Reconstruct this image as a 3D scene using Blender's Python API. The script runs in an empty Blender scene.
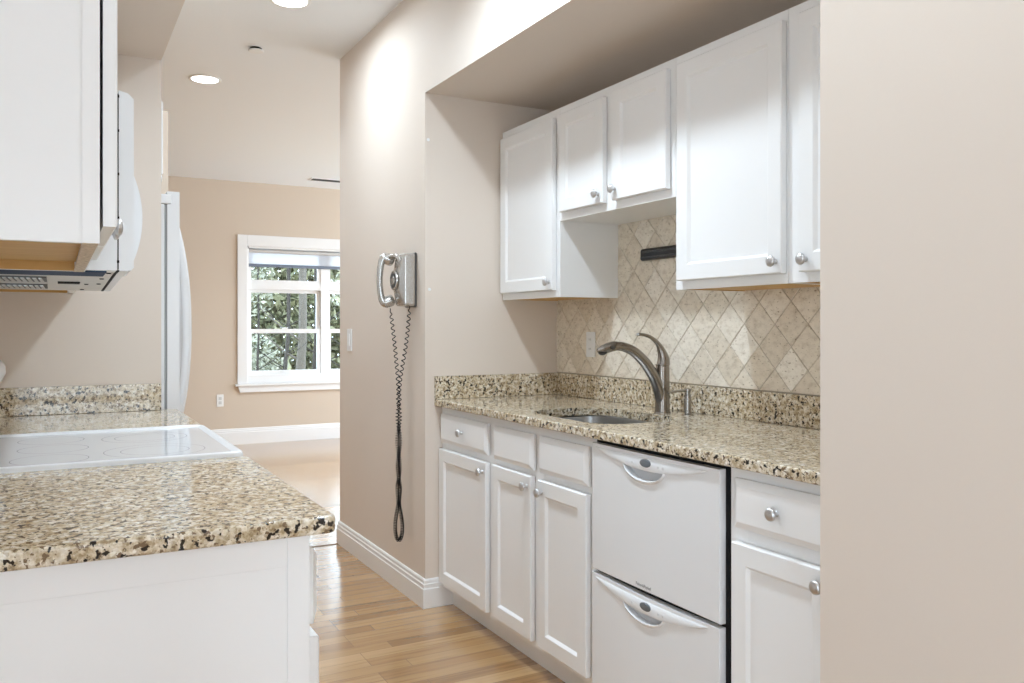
import bpy, bmesh, math, random
from mathutils import Vector, Matrix, noise
PI = math.pi
S = bpy.context.scene
C = S.collection

# ------------------------------------------------------------------ camera
cam = bpy.data.cameras.new('camera')
camo = bpy.data.objects.new('camera', cam)
C.objects.link(camo)
camo.location = (0, 0, 1.2331)
camo.rotation_euler = (PI/2, 0, math.radians(-28.5447))
cam.sensor_width = 36
cam.lens = 838.945/1024*36
cam.shift_y = -14.586/1024
cam.clip_start = 0.05
S.camera = camo

# ------------------------------------------------------------------ world, view
w = bpy.data.worlds.new('world'); S.world = w; w.use_nodes = True
wn = w.node_tree.nodes; wl = w.node_tree.links
bg = wn['Background']
WORLD_STRENGTH = 6.7
tc = wn.new('ShaderNodeTexCoord'); sep = wn.new('ShaderNodeSeparateXYZ'); cr = wn.new('ShaderNodeValToRGB')
wl.new(tc.outputs['Generated'], sep.inputs[0]); wl.new(sep.outputs['Z'], cr.inputs[0])
cr.color_ramp.elements[0].position = 0.0; cr.color_ramp.elements[0].color = (.74, .875, 1, 1)
cr.color_ramp.elements[1].position = 0.7; cr.color_ramp.elements[1].color = (.67, .835, 1, 1)
wl.new(cr.outputs[0], bg.inputs['Color']); bg.inputs['Strength'].default_value = WORLD_STRENGTH
S.view_settings.view_transform = 'Standard'
S.view_settings.look = 'None'
S.view_settings.gamma = 1
S.view_settings.use_curve_mapping = False
S.view_settings.exposure = 0.29
S.cycles.max_bounces = 10
S.cycles.diffuse_bounces = 6
S.cycles.transparent_max_bounces = 16
S.cycles.use_denoising = True
S.cycles.sample_clamp_indirect = 6
S.cycles.caustics_reflective = False
S.cycles.caustics_refractive = False

def portal(name, loc, rot, sx, sy):
    l = bpy.data.lights.new(name, 'AREA'); l.shape = 'RECTANGLE'; l.size = sx; l.size_y = sy
    l.cycles.is_portal = True
    o = bpy.data.objects.new(name, l); C.objects.link(o); o.location = loc; o.rotation_euler = rot
    return o
# light enters through the far window and through openings added out of view
portal('daylight_opening', (-.1, -3.1, 1.25), (PI/2, 0, PI), 2.2, 1.3)
portal('daylight_opening', (-3.1, -1.1, 1.1), (0, -PI/2, 0), 2.2, 1.3)
portal('daylight_opening', (6.0, 6.9, 1.38), (0, PI/2, 0), 2.7, 4.2)
portal('daylight_opening', (2.62, 9.3, 1.4), (-PI/2, 0, 0), 1.7, 1.4)

DOWNLIGHT_W = 19.0

# ------------------------------------------------------------------ materials
def new_mat(name, col=(.8, .8, .8), rough=.5, metal=0.0, spec=.5):
    m = bpy.data.materials.new(name); m.use_nodes = True
    b = m.node_tree.nodes['Principled BSDF']
    b.inputs['Base Color'].default_value = (*col, 1)
    b.inputs['Roughness'].default_value = rough
    b.inputs['Metallic'].default_value = metal
    b.inputs['Specular IOR Level'].default_value = spec
    return m
def nodes(m): return m.node_tree.nodes, m.node_tree.links, m.node_tree.nodes['Principled BSDF']
def ramp(nt, stops, interp='LINEAR'):
    r = nt.new('ShaderNodeValToRGB'); cr = r.color_ramp; cr.interpolation = interp
    while len(cr.elements) < len(stops): cr.elements.new(.5)
    for e, (p, c) in zip(cr.elements, stops):
        e.position = p; e.color = (*c, 1)
    return r
def coords(n, l, scale=(1, 1, 1), warp=0, wscale=20):
    t = n.new('ShaderNodeTexCoord'); mp = n.new('ShaderNodeMapping'); mp.inputs['Scale'].default_value = scale
    l.new(t.outputs['Object'], mp.inputs[0])
    if not warp: return mp.outputs[0]
    no = n.new('ShaderNodeTexNoise'); no.inputs['Scale'].default_value = wscale; no.inputs['Detail'].default_value = 3
    l.new(mp.outputs[0], no.inputs['Vector'])
    ma = n.new('ShaderNodeVectorMath'); ma.operation = 'MULTIPLY_ADD'
    ma.inputs[1].default_value = (warp,)*3
    l.new(no.outputs['Color'], ma.inputs[0]); l.new(mp.outputs[0], ma.inputs[2])
    return ma.outputs[0]
def add_bump(m, scale=200, strength=.1, dist=.001, detail=3):
    n, l, b = nodes(m)
    no = n.new('ShaderNodeTexNoise'); no.inputs['Scale'].default_value = scale; no.inputs['Detail'].default_value = detail
    l.new(coords(n, l), no.inputs['Vector'])
    bu = n.new('ShaderNodeBump'); bu.inputs['Strength'].default_value = strength; bu.inputs['Distance'].default_value = dist
    l.new(no.outputs['Fac'], bu.inputs['Height']); l.new(bu.outputs[0], b.inputs['Normal'])

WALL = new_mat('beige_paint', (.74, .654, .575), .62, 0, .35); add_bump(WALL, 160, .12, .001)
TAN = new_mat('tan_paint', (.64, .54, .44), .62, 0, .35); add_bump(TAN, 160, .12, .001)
CEIL = new_mat('ceiling_paint', (.86, .885, .905), .8, 0, .2); add_bump(CEIL, 120, .1, .001)
WHITE = new_mat('white_lacquer', (.87, .87, .87), .33, 0, .45)
TRIM = new_mat('trim_paint', (.85, .85, .85), .35, 0, .45)
APPL = new_mat('appliance_enamel', (.80, .805, .815), .25, 0, .5)
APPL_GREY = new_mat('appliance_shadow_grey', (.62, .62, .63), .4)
PLATE = new_mat('white_plastic', (.84, .84, .83), .35)
BLACK = new_mat('black_rubber', (.006, .006, .007), .65, 0, .2)
BLACKGLOSS = new_mat('black_bar_plastic', (.012, .012, .014), .22)
NICKEL = new_mat('satin_nickel', (.55, .545, .54), .34, 1)
KNOB = new_mat('pewter_knob', (.62, .62, .63), .32, 1)
FAUCET = new_mat('brushed_nickel_tap', (.33, .30, .27), .25, 1)
STEEL = new_mat('sink_steel', (.55, .55, .55), .30, 1)
PHONE = new_mat('pewter_phone', (.55, .53, .50), .27, .85)
PHONE_DARK = new_mat('phone_dark', (.07, .065, .06), .35, .3)
UNDER = new_mat('microwave_underside', (.62, .60, .56), .28, .25)
NAVY = new_mat('navy_reflection', (.025, .05, .10), .6, 0, .15)  # colour of a dark reflection, painted on
VENTD = new_mat('vent_dark', (.10, .095, .09), .6)
TEXT = new_mat('printed_grey', (.22, .22, .23), .5)
GLASSTOP = new_mat('white_ceramic_glass', (.69, .70, .72), .06, 0, .6)
RINGC = new_mat('burner_print', (.36, .36, .37), .1, 0, .5)
BADGE = new_mat('badge_grey', (.16, .18, .20), .18, .2)
BARK = new_mat('bark', (.035, .03, .026), .9); add_bump(BARK, 30, .8, .02)
BARK2 = new_mat('pale_bark', (.10, .088, .074), .9); add_bump(BARK2, 30, .8, .02)
GROUND = new_mat('leaf_litter', (.30, .27, .17), .95)

def leaf_mat(name, a, b_):
    m = new_mat(name, a, .6); n, l, b = nodes(m)
    g = n.new('ShaderNodeNewGeometry'); r = ramp(n, [(0, a), (1, b_)])
    l.new(g.outputs['Random Per Island'], r.inputs[0]); l.new(r.outputs[0], b.inputs['Base Color'])
    t = n.new('ShaderNodeBsdfTranslucent'); l.new(r.outputs[0], t.inputs[0])
    mx = n.new('ShaderNodeMixShader'); mx.inputs[0].default_value = .4
    out = n['Material Output']
    l.new(b.outputs[0], mx.inputs[1]); l.new(t.outputs[0], mx.inputs[2]); l.new(mx.outputs[0], out.inputs[0])
    return m
LEAF_PALE = leaf_mat('pale_leaves', (.09, .10, .06), (.46, .46, .38))
LEAF_MID = leaf_mat('mid_leaves', (.06, .07, .03), (.36, .35, .22))

def wood_mat(name, a, b_, sc=(3, 40, 40)):
    m = new_mat(name, a, .5); n, l, b = nodes(m)
    no = n.new('ShaderNodeTexNoise'); no.inputs['Scale'].default_value = 1; no.inputs['Detail'].default_value = 5
    l.new(coords(n, l, sc), no.inputs['Vector'])
    r = ramp(n, [(.3, a), (.7, b_)]); l.new(no.outputs['Fac'], r.inputs[0]); l.new(r.outputs[0], b.inputs['Base Color'])
    return m
OAKPLY = wood_mat('raw_plywood', (.58, .33, .095), (.66, .41, .14), (3, 40, 40))
CHIP = wood_mat('chipboard_edge', (.40, .27, .16), (.82, .68, .50), (150, 150, 150))

def granite(name):
    m = new_mat(name, (.6, .5, .4), .08, 0, .5); n, l, b = nodes(m)
    def noise_ramp(scale, detail, rough, stops, interp='LINEAR', sc=(1, 1, 1)):
        no = n.new('ShaderNodeTexNoise'); no.inputs['Scale'].default_value = scale; no.inputs['Detail'].default_value = detail; no.inputs['Roughness'].default_value = rough
        l.new(coords(n, l, sc), no.inputs['Vector'])
        r = ramp(n, stops, interp); l.new(no.outputs['Fac'], r.inputs[0]); return r.outputs[0]
    def mix(f, a, b_, mode='MIX', fv=1):
        mx = n.new('ShaderNodeMix'); mx.data_type = 'RGBA'; mx.blend_type = mode
        if f is None: mx.inputs['Factor'].default_value = fv
        else: l.new(f, mx.inputs['Factor'])
        for k, v in (('A', a), ('B', b_)):
            if isinstance(v, tuple): mx.inputs[k].default_value = (*v, 1)
            else: l.new(v, mx.inputs[k])
        return mx.outputs['Result']
    base = noise_ramp(60, 5, .65, [(.34, (.37, .28, .175)), (.445, (.55, .465, .335)), (.53, (.69, .625, .51)), (.65, (.81, .785, .735))])
    v = n.new('ShaderNodeTexVoronoi'); v.inputs['Scale'].default_value = 170; l.new(coords(n, l, (1, 1, 1), .012, 80), v.inputs['Vector'])
    sv = n.new('ShaderNodeSeparateColor'); l.new(v.outputs['Color'], sv.inputs[0])
    rv = ramp(n, [(0, (.74, .69, .62)), (.25, (.95, .93, .90)), (.7, (1.08, 1.08, 1.08))], 'CONSTANT'); l.new(sv.outputs[0], rv.inputs[0])
    base = mix(None, base, rv.outputs[0], 'MULTIPLY')
    cloud = noise_ramp(7, 3, .5, [(.35, (.95, .905, .83)), (.65, (1.10, 1.10, 1.10))])
    base = mix(None, base, cloud, 'MULTIPLY')
    brown = noise_ramp(95, 3, .55, [(.588, (0, 0, 0)), (.608, (1, 1, 1))])
    base = mix(brown, base, (.20, .135, .08))
    black = noise_ramp(78, 2.5, .55, [(.603, (0, 0, 0)), (.622, (1, 1, 1))], 'LINEAR', (1.13, .9, 1.0))
    base = mix(black, base, (.028, .022, .018))
    l.new(base, b.inputs['Base Color'])
    return m
GRANITE = granite('speckled_granite')

def floor_mat():
    m = new_mat('oak_strip_floor', (.5, .35, .2), .22, 0, 1.0); n, l, b = nodes(m)
    t = n.new('ShaderNodeTexCoord')
    b.inputs['Coat Weight'].default_value = .7; b.inputs['Coat Roughness'].default_value = .14; b.inputs['Coat IOR'].default_value = 1.6
    br = n.new('ShaderNodeTexBrick'); br.inputs['Scale'].default_value = 1
    br.inputs['Brick Width'].default_value = .62; br.inputs['Row Height'].default_value = .068
    br.inputs['Mortar Size'].default_value = .0012; br.inputs['Bias'].default_value = 0
    br.offset = .37; br.offset_frequency = 1; br.squash = .7; br.squash_frequency = 3
    br.inputs['Color1'].default_value = (0, 0, 0, 1); br.inputs['Color2'].default_value = (1, 1, 1, 1); br.inputs['Mortar'].default_value = (.0, .0, .0, 1)
    l.new(t.outputs['Object'], br.inputs['Vector'])
    rc = ramp(n, [(0, (.285, .152, .062)), (.35, (.385, .218, .093)), (.7, (.435, .255, .112)), (1, (.51, .318, .15))])
    l.new(br.outputs['Color'], rc.inputs[0])
    mp = n.new('ShaderNodeMapping'); mp.inputs['Scale'].default_value = (2.6, 48, 1); l.new(t.outputs['Object'], mp.inputs[0])
    no = n.new('ShaderNodeTexNoise'); no.inputs['Scale'].default_value = 1; no.inputs['Detail'].default_value = 6; no.inputs['Roughness'].default_value = .6
    l.new(mp.outputs[0], no.inputs['Vector'])
    rn = ramp(n, [(.3, (.70, .63, .56)), (.48, (1, 1, 1)), (.72, (1.14, 1.14, 1.14))]); l.new(no.outputs['Fac'], rn.inputs[0])
    mu = n.new('ShaderNodeMix'); mu.data_type = 'RGBA'; mu.blend_type = 'MULTIPLY'; mu.inputs['Factor'].default_value = 1
    l.new(rc.outputs[0], mu.inputs['A']); l.new(rn.outputs[0], mu.inputs['B'])
    m2 = n.new('ShaderNodeMix'); m2.data_type = 'RGBA'; l.new(br.outputs['Fac'], m2.inputs['Factor'])
    l.new(mu.outputs['Result'], m2.inputs['A']); m2.inputs['B'].default_value = (.24, .145, .075, 1)
    l.new(m2.outputs['Result'], b.inputs['Base Color'])
    return m
FLOOR = floor_mat()

def tile_mat():
    m = new_mat('tumbled_travertine', (.6, .5, .4), .55, 0, .35); n, l, b = nodes(m)
    g = n.new('ShaderNodeNewGeometry')
    r = ramp(n, [(0, (.71, .62, .50)), (.5, (.80, .72, .605)), (1, (.865, .80, .70))]); l.new(g.outputs['Random Per Island'], r.inputs[0])
    no = n.new('ShaderNodeTexNoise'); no.inputs['Scale'].default_value = 30; no.inputs['Detail'].default_value = 6; no.inputs['Roughness'].default_value = .65
    l.new(coords(n, l, (1, 1, 1.6)), no.inputs['Vector'])
    rn = ramp(n, [(.3, (.78, .74, .69)), (.5, (1, 1, 1)), (.7, (1.08, 1.08, 1.08))]); l.new(no.outputs['Fac'], rn.inputs[0])
    mu = n.new('ShaderNodeMix'); mu.data_type = 'RGBA'; mu.blend_type = 'MULTIPLY'; mu.inputs['Factor'].default_value = 1
    l.new(r.outputs[0], mu.inputs['A']); l.new(rn.outputs[0], mu.inputs['B'])
    n2 = n.new('ShaderNodeTexNoise'); n2.inputs['Scale'].default_value = 110; n2.inputs['Detail'].default_value = 3
    l.new(coords(n, l, (1, .7, 1.3)), n2.inputs['Vector'])
    r2 = ramp(n, [(.30, (.50, .44, .36)), (.37, (1, 1, 1))]); l.new(n2.outputs['Fac'], r2.inputs[0])
    m2 = n.new('ShaderNodeMix'); m2.data_type = 'RGBA'; m2.blend_type = 'MULTIPLY'; m2.inputs['Factor'].default_value = 1
    l.new(mu.outputs['Result'], m2.inputs['A']); l.new(r2.outputs[0], m2.inputs['B'])
    l.new(m2.outputs['Result'], b.inputs['Base Color'])
    bu = n.new('ShaderNodeBump'); bu.inputs['Strength'].default_value = .35; bu.inputs['Distance'].default_value = .002
    l.new(n2.outputs['Fac'], bu.inputs['Height']); l.new(bu.outputs[0], b.inputs['Normal'])
    return m
TILE = tile_mat()
GROUT = new_mat('sand_grout', (.50, .425, .33), .9)

def lens_mat():
    m = new_mat('lit_lens', (1, 1, 1), .5); n, l, b = nodes(m)
    b.inputs['Emission Color'].default_value = (1, .985, .96, 1); b.inputs['Emission Strength'].default_value = 6
    return m
LENS = lens_mat()
def glass_mat():
    m = bpy.data.materials.new('window_glass'); m.use_nodes = True; n = m.node_tree.nodes; l = m.node_tree.links
    n.remove(n['Principled BSDF'])
    t = n.new('ShaderNodeBsdfTransparent'); t.inputs[0].default_value = (.97, .98, .98, 1)
    g = n.new('ShaderNodeBsdfGlossy'); g.inputs['Roughness'].default_value = .02
    f = n.new('ShaderNodeFresnel'); f.inputs[0].default_value = 1.25
    mx = n.new('ShaderNodeMixShader')
    l.new(f.outputs[0], mx.inputs[0]); l.new(t.outputs[0], mx.inputs[1]); l.new(g.outputs[0], mx.inputs[2])
    l.new(mx.outputs[0], n['Material Output'].inputs[0])
    return m
GLASS = glass_mat()
def shade_mat():
    m = new_mat('translucent_shade', (.86, .87, .90), .8); n, l, b = nodes(m)
    t = n.new('ShaderNodeBsdfTranslucent'); t.inputs[0].default_value = (.86, .88, .92, 1)
    mx = n.new('ShaderNodeMixShader'); mx.inputs[0].default_value = .55
    l.new(b.outputs[0], mx.inputs[1]); l.new(t.outputs[0], mx.inputs[2]); l.new(mx.outputs[0], n['Material Output'].inputs[0])
    return m
SHADE = shade_mat()
RAILGREY = new_mat('blind_rail', (.17, .20, .26), .4, .3)

# ------------------------------------------------------------------ helpers
def world_off(p):
    o = Vector((0, 0, 0))
    while p is not None:
        o += p.location; p = p.parent
    return o
def link_mesh(name, bm, mats, parent=None, smooth=35, normals=True):
    if normals: bmesh.ops.recalc_face_normals(bm, faces=bm.faces[:])
    me = bpy.data.meshes.new(name)
    off = world_off(parent)
    if off.length > 0: bmesh.ops.translate(bm, verts=bm.verts[:], vec=-off)
    bm.to_mesh(me); bm.free()
    if not isinstance(mats, (list, tuple)): mats = [mats]
    for m in mats: me.materials.append(m)
    if smooth:
        me.shade_smooth(); me.set_sharp_from_angle(angle=math.radians(smooth))
    o = bpy.data.objects.new(name, me); C.objects.link(o)
    if smooth:
        md = o.modifiers.new('weighted_normal', 'WEIGHTED_NORMAL'); md.mode = 'FACE_AREA'; md.keep_sharp = True
    if parent is not None: o.parent = parent
    return o
def thing(name, label, cat, loc, group=None):
    o = bpy.data.objects.new(name, None); C.objects.link(o); o.location = loc
    o.empty_display_size = .05
    o['label'] = label; o['category'] = cat
    if group: o['group'] = group
    return o
def tag(o, label, cat, group=None, kind=None):
    o['label'] = label; o['category'] = cat
    if group: o['group'] = group
    if kind: o['kind'] = kind
    return o
def struct(name, bm, m, label, cat, smooth=35):
    o = link_mesh(name, bm, m, None, smooth); o['kind'] = 'structure'; o['label'] = label; o['category'] = cat
    return o

def box(bm, x0, x1, y0, y1, z0, z1, bev=0, seg=2, mi=0):
    r = bmesh.ops.create_cube(bm, size=1)
    vs = r['verts']
    for v in vs:
        v.co = Vector(((x0+x1)/2+v.co.x*(x1-x0), (y0+y1)/2+v.co.y*(y1-y0), (z0+z1)/2+v.co.z*(z1-z0)))
    fs = set(f for v in vs for f in v.link_faces)
    if mi:
        for f in fs: f.material_index = mi
    if bev:
        es = list(set(e for v in vs for e in v.link_edges))
        bmesh.ops.bevel(bm, geom=es, offset=bev, segments=seg, affect='EDGES', profile=.5)
    return bm
def B(*a, **k):
    bm = bmesh.new()
    return box(bm, *a, **k)
def rings(bm, rs, cap0=True, cap1=True, mi=0):
    """rs: list of closed loops (lists of Vectors), equal length"""
    R = [[bm.verts.new(p) for p in r] for r in rs]
    n = len(R[0])
    for a, b in zip(R, R[1:]):
        for i in range(n):
            f = bm.faces.new((a[i], a[(i+1) % n], b[(i+1) % n], b[i])); f.material_index = mi
    if cap0: bm.faces.new(list(reversed(R[0]))).material_index = mi
    if cap1: bm.faces.new(R[-1]).material_index = mi
    return R
def lathe(bm, prof, origin, axis, n=24, cap0=True, cap1=True, mi=0):
    """prof: (radius, distance along axis)"""
    ax = Vector(axis).normalized()
    t = Vector((0, 0, 1)) if abs(ax.z) < .9 else Vector((1, 0, 0))
    u = ax.cross(t).normalized(); v = ax.cross(u)
    o = Vector(origin)
    rs = [[o+ax*d+(u*math.cos(2*PI*k/n)+v*math.sin(2*PI*k/n))*max(r, 1e-5) for k in range(n)] for r, d in prof]
    return rings(bm, rs, cap0, cap1, mi)
def tube(bm, pts, rad, n=12, cap=True, flat=None, mi=0):
    """pts polyline; rad number or list; flat=(ru factor, rv factor)"""
    pts = [Vector(p) for p in pts]
    if not isinstance(rad, (list, tuple)): rad = [rad]*len(pts)
    T = []
    for i in range(len(pts)):
        a = pts[max(i-1, 0)]; b = pts[min(i+1, len(pts)-1)]
        T.append((b-a).normalized())
    ref = Vector((0, 1, 0)) if abs(T[0].y) < .8 else Vector((1, 0, 0))
    u = (ref - T[0]*ref.dot(T[0])).normalized()
    rs = []
    for i, p in enumerate(pts):
        u = (u - T[i]*u.dot(T[i])).normalized(); v = T[i].cross(u)
        fu, fv = flat if flat else (1, 1)
        if flat and isinstance(flat[0], (list, tuple)): fu, fv = flat[i]
        rs.append([p+(u*math.cos(2*PI*k/n)*fu+v*math.sin(2*PI*k/n)*fv)*rad[i] for k in range(n)])
    return rings(bm, rs, cap, cap, mi)
def spline(pts, n=10):
    """Catmull-Rom through pts"""
    P = [Vector(p) for p in pts]; P = [P[0]*2-P[1]] + P + [P[-1]*2-P[-2]]
    out = []
    for i in range(1, len(P)-2):
        for k in range(n):
            t = k/n
            a, b, c, d = P[i-1], P[i], P[i+1], P[i+2]
            out.append(.5*((2*b)+(c-a)*t+(2*a-5*b+4*c-d)*t*t+(3*b-a-3*c+d)*t**3))
    out.append(P[-2].copy())
    return out
def prism(bm, poly, axis, a, b, mi=0, bev=0):
    """poly: 2D points; axis 'x': (y,z) at x=a..b; 'y': (x,z); 'z': (x,y)"""
    def mk(p, t):
        return Vector((t, p[0], p[1])) if axis == 'x' else Vector((p[0], t, p[1])) if axis == 'y' else Vector((p[0], p[1], t))
    return rings(bm, [[mk(p, a) for p in poly], [mk(p, b) for p in poly]], mi=mi)
def boolean(bm, cutter, op='DIFFERENCE'):
    def mk(b):
        bmesh.ops.recalc_face_normals(b, faces=b.faces[:])
        me = bpy.data.meshes.new('tmp'); b.to_mesh(me); b.free()
        o = bpy.data.objects.new('tmp', me); C.objects.link(o); return o
    a = mk(bm); c = mk(cutter)
    md = a.modifiers.new('b', 'BOOLEAN'); md.object = c; md.operation = op; md.solver = 'EXACT'
    dg = bpy.context.evaluated_depsgraph_get(); dg.update()
    ev = a.evaluated_get(dg); me = ev.to_mesh()
    out = bmesh.new(); out.from_mesh(me); ev.to_mesh_clear()
    for o in (a, c):
        m = o.data; bpy.data.objects.remove(o); bpy.data.meshes.remove(m)
    return out

# panel mapping: facing s=-1 means the front looks to -X (cupboards by the sink), s=+1 to +X
def P3(xf, s, u, v, wd): return Vector((xf+s*wd, u, v))
def rect(xf, s, y0, y1, z0, z1, ins, wd):
    return [P3(xf, s, y0+ins, z0+ins, wd), P3(xf, s, y1-ins, z0+ins, wd), P3(xf, s, y1-ins, z1-ins, wd), P3(xf, s, y0+ins, z1-ins, wd)]
def door(name, parent, xf, s, y0, y1, z0, z1, t=.02, stile=.052, rec=.009, mat=WHITE, label=None):
    bm = bmesh.new()
    L = [(0, 0), (0, t-.003), (.003, t), (stile-.002, t), (stile, t-.001), (stile+.007, t-rec)]
    rings(bm, [rect(xf, s, y0, y1, z0, z1, i, wd) for i, wd in L])
    o = link_mesh(name, bm, mat, parent, 25)
    if label: o['label'] = label
    return o
def drawer_front(name, parent, xf, s, y0, y1, z0, z1, t=.02, mat=WHITE):
    bm = bmesh.new()
    L = [(0, 0), (0, t-.011), (.003, t-.009), (.016, t-.001), (.019, t)]
    rings(bm, [rect(xf, s, y0, y1, z0, z1, i, wd) for i, wd in L])
    return link_mesh(name, bm, mat, parent, 25)
def knob(parent, x, s, y, z):
    bm = bmesh.new()
    lathe(bm, [(.0075, -.001), (.0075, .001), (.0055, .003), (.0048, .011), (.0065, .0145), (.0135, .0165), (.0160, .0195), (.0158, .023), (.0130, .0262), (.007, .0280), (.001, .0284)], (x, y, z), (s, 0, 0), 28)
    return link_mesh('knob', bm, KNOB, parent, 40)

# ------------------------------------------------------------------ room shell
CE = 2.76; SOF = 2.262; HX = 1.426; NY0 = 1.252; NY1 = 3.419; BX = 2.108; HE = 4.677; FY = 9.11
LX = -.245; LE = 3.49; LF = .358
struct('floor', B(-3.2, 6.2, -3.2, 9.3, -.05, 0), FLOOR, 'oak strip floor running across the kitchen aisle and far room', 'floor', 0)
struct('ceiling', B(-3.2, 6.2, -3.2, 9.3, CE, CE+.06), CEIL, 'flat off-white ceiling with round recessed lights', 'ceiling', 0)
struct('wall_right_near', B(HX, 2.3, -3.0, NY0, 0, CE), WALL, 'beige wall at the near end of the sink recess', 'wall', 0)
struct('wall_right_back', B(BX, 2.3, NY0, NY1, 0, CE), WALL, 'beige wall behind the sink counter', 'wall', 0)
struct('wall_right_soffit', B(HX, BX, NY0, NY1, SOF, CE), WALL, 'beige soffit above the sink cupboards', 'soffit', 0)
struct('wall_right_far', B(HX, 6.0, NY1, HE, 0, CE), WALL, 'beige wall carrying the wall telephone', 'wall', 0)
struct('wall_left', B(LX-.12, LX, 1.0, LE, 0, CE), WALL, 'beige wall behind the range', 'wall', 0)
struct('wall_left_end', B(LX-.25, LF, LE, LE+.08, 0, SOF), WALL, 'beige wall end between the range counter and the refrigerator', 'wall', 0)
struct('wall_left_soffit', B(LX-.25, LF, 1.0, 4.42, SOF, CE), WALL, 'beige soffit above the range cupboards', 'soffit', 0)
struct('wall_left_alcove', B(LX-.25, LX-.15, LE+.08, 4.3, 0, SOF), WALL, 'beige wall behind the refrigerator', 'wall', 0)
struct('wall_left_far', B(-3.0, .471, 4.3, 4.42, 0, SOF), TAN, 'narrow beige wall edge beyond the refrigerator', 'wall', 0)  # darker tan on a beige wall end, to offset strong light from the hall lamp
bm = bmesh.new()
box(bm, -3.2, -3.0, -.45, 9.3, 0, CE); box(bm, -3.2, -3.0, -3.2, -1.75, 0, CE); box(bm, -3.2, -3.0, -1.75, -.45, 2.2, CE)  # unseen doorway gap added and sized to let fill light in
struct('wall_left_room', bm, WALL, 'beige outer wall of the left side', 'wall', 0)
bm = bmesh.new()
box(bm, -3.2, -1.2, -3.2, -3.0, 0, CE); box(bm, 1.0, 2.3, -3.2, -3.0, 0, CE); box(bm, -1.2, 1.0, -3.2, -3.0, 0, .6); box(bm, -1.2, 1.0, -3.2, -3.0, 1.9, CE)  # unseen opening, added and sized for the fill light
struct('wall_front', bm, WALL, 'beige wall behind the viewer with an opening added to let light in', 'wall', 0)
# far wall with window opening
WX0, WX1, WZ0, WZ1 = 1.773, 3.456, .634, 2.087
bm = bmesh.new()
box(bm, -3.0, WX0, FY, FY+.16, 0, CE); box(bm, WX1, 6.2, FY, FY+.16, 0, CE)
box(bm, WX0, WX1, FY, FY+.16, 0, WZ0); box(bm, WX0, WX1, FY, FY+.16, WZ1, CE)
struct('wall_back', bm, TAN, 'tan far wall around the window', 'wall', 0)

# baseboards: profile (depth, height)
def base_profile(h):
    return [(0, 0), (.016, 0), (.016, h-.042), (.0125, h-.038), (.0125, h-.022), (.009, h-.018), (.009, h-.006), (.005, h), (0, h)]
def baseboard(name, path, h, label):
    """path: list of ((x,y), outward normal offsets handled by mitred direction)"""
    bm = bmesh.new()
    rs = []
    for (x, y), (nx, ny) in path:
        rs.append([Vector((x+nx*d, y+ny*d, z)) for d, z in base_profile(h)])
    rings(bm, rs)
    return struct(name, bm, TRIM, label, 'baseboard', 20)
baseboard('baseboard_right', [((6.0, HE), (0, 1)), ((HX, HE), (-1, 1)), ((HX, NY1), (-1, -1)), ((1.56, NY1), (0, -1))], .126, 'white stepped baseboard under the telephone wall')
baseboard('baseboard_near', [((HX, NY0), (-1, 0)), ((HX, -3.0), (-1, 0))], .126, 'white baseboard of the near wall')
baseboard('baseboard_back', [((6.2, FY), (0, -1)), ((-3.0, FY), (0, -1))], .168, 'tall white baseboard under the far window')
# thin strip where the hall floor meets the far room's floor
struct('trim_1', B(.45, HX-.017, 4.655, 4.668, 0, .003), new_mat('threshold_strip', (.20, .135, .085), .4), 'thin dark threshold strip across the hall floor', 'threshold', 0)

# ------------------------------------------------------------------ window
win = bpy.data.objects.new('window_1', None); C.objects.link(win); win.location = (2.615, FY, WZ0)
win['kind'] = 'structure'; win['label'] = 'white twin window with small top lights above double-hung sashes, in the far wall'; win['category'] = 'window'
bm = bmesh.new()
cx0, cx1, cz1 = 1.674, 3.556, 2.204
def casing_ring(loop_out, loop_in): pass
# casing: two legs and a head with a stepped face
for (a, b, c, d) in ((cx0, WX0, WZ0, cz1), (WX1, cx1, WZ0, cz1)):
    box(bm, a, b, FY-.02, FY, c, d-.11 if False else d, .004, 2)
box(bm, WX0, WX1, FY-.0195, FY, WZ1, cz1, .004, 2)
link_mesh('casing', bm, TRIM, win, 30)
bm = bmesh.new()
box(bm, cx0-.025, cx1+.025, FY-.055, FY+.02, WZ0-.024, WZ0, .006, 3)
link_mesh('sill', bm, TRIM, win, 30)
bm = bmesh.new(); prism(bm, [(cx0+.005, WZ0-.024), (cx1-.005, WZ0-.024), (cx1-.028, .545), (cx0+.024, .545)], 'y', FY-.03, FY)
link_mesh('apron', bm, TRIM, win, 30)
bm = bmesh.new()   # jamb liner, mullion and transom
for a, b in ((WX0, WX0+.02), (WX1-.02, WX1)): box(bm, a, b, FY+.005, FY+.15, WZ0, WZ1)
box(bm, 2.578, 2.651, FY+.050, FY+.15, WZ0, WZ1)
box(bm, WX0, WX1, FY+.005, FY+.15, WZ1-.02, WZ1); box(bm, WX0, WX1, FY+.01, FY+.15, WZ0, WZ0+.085)
for a, b in ((WX0+.02, 2.578), (2.651, WX1-.02)): box(bm, a, b, FY+.053, FY+.14, 1.635, 1.705)
link_mesh('frame', bm, TRIM, win, 30)
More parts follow.
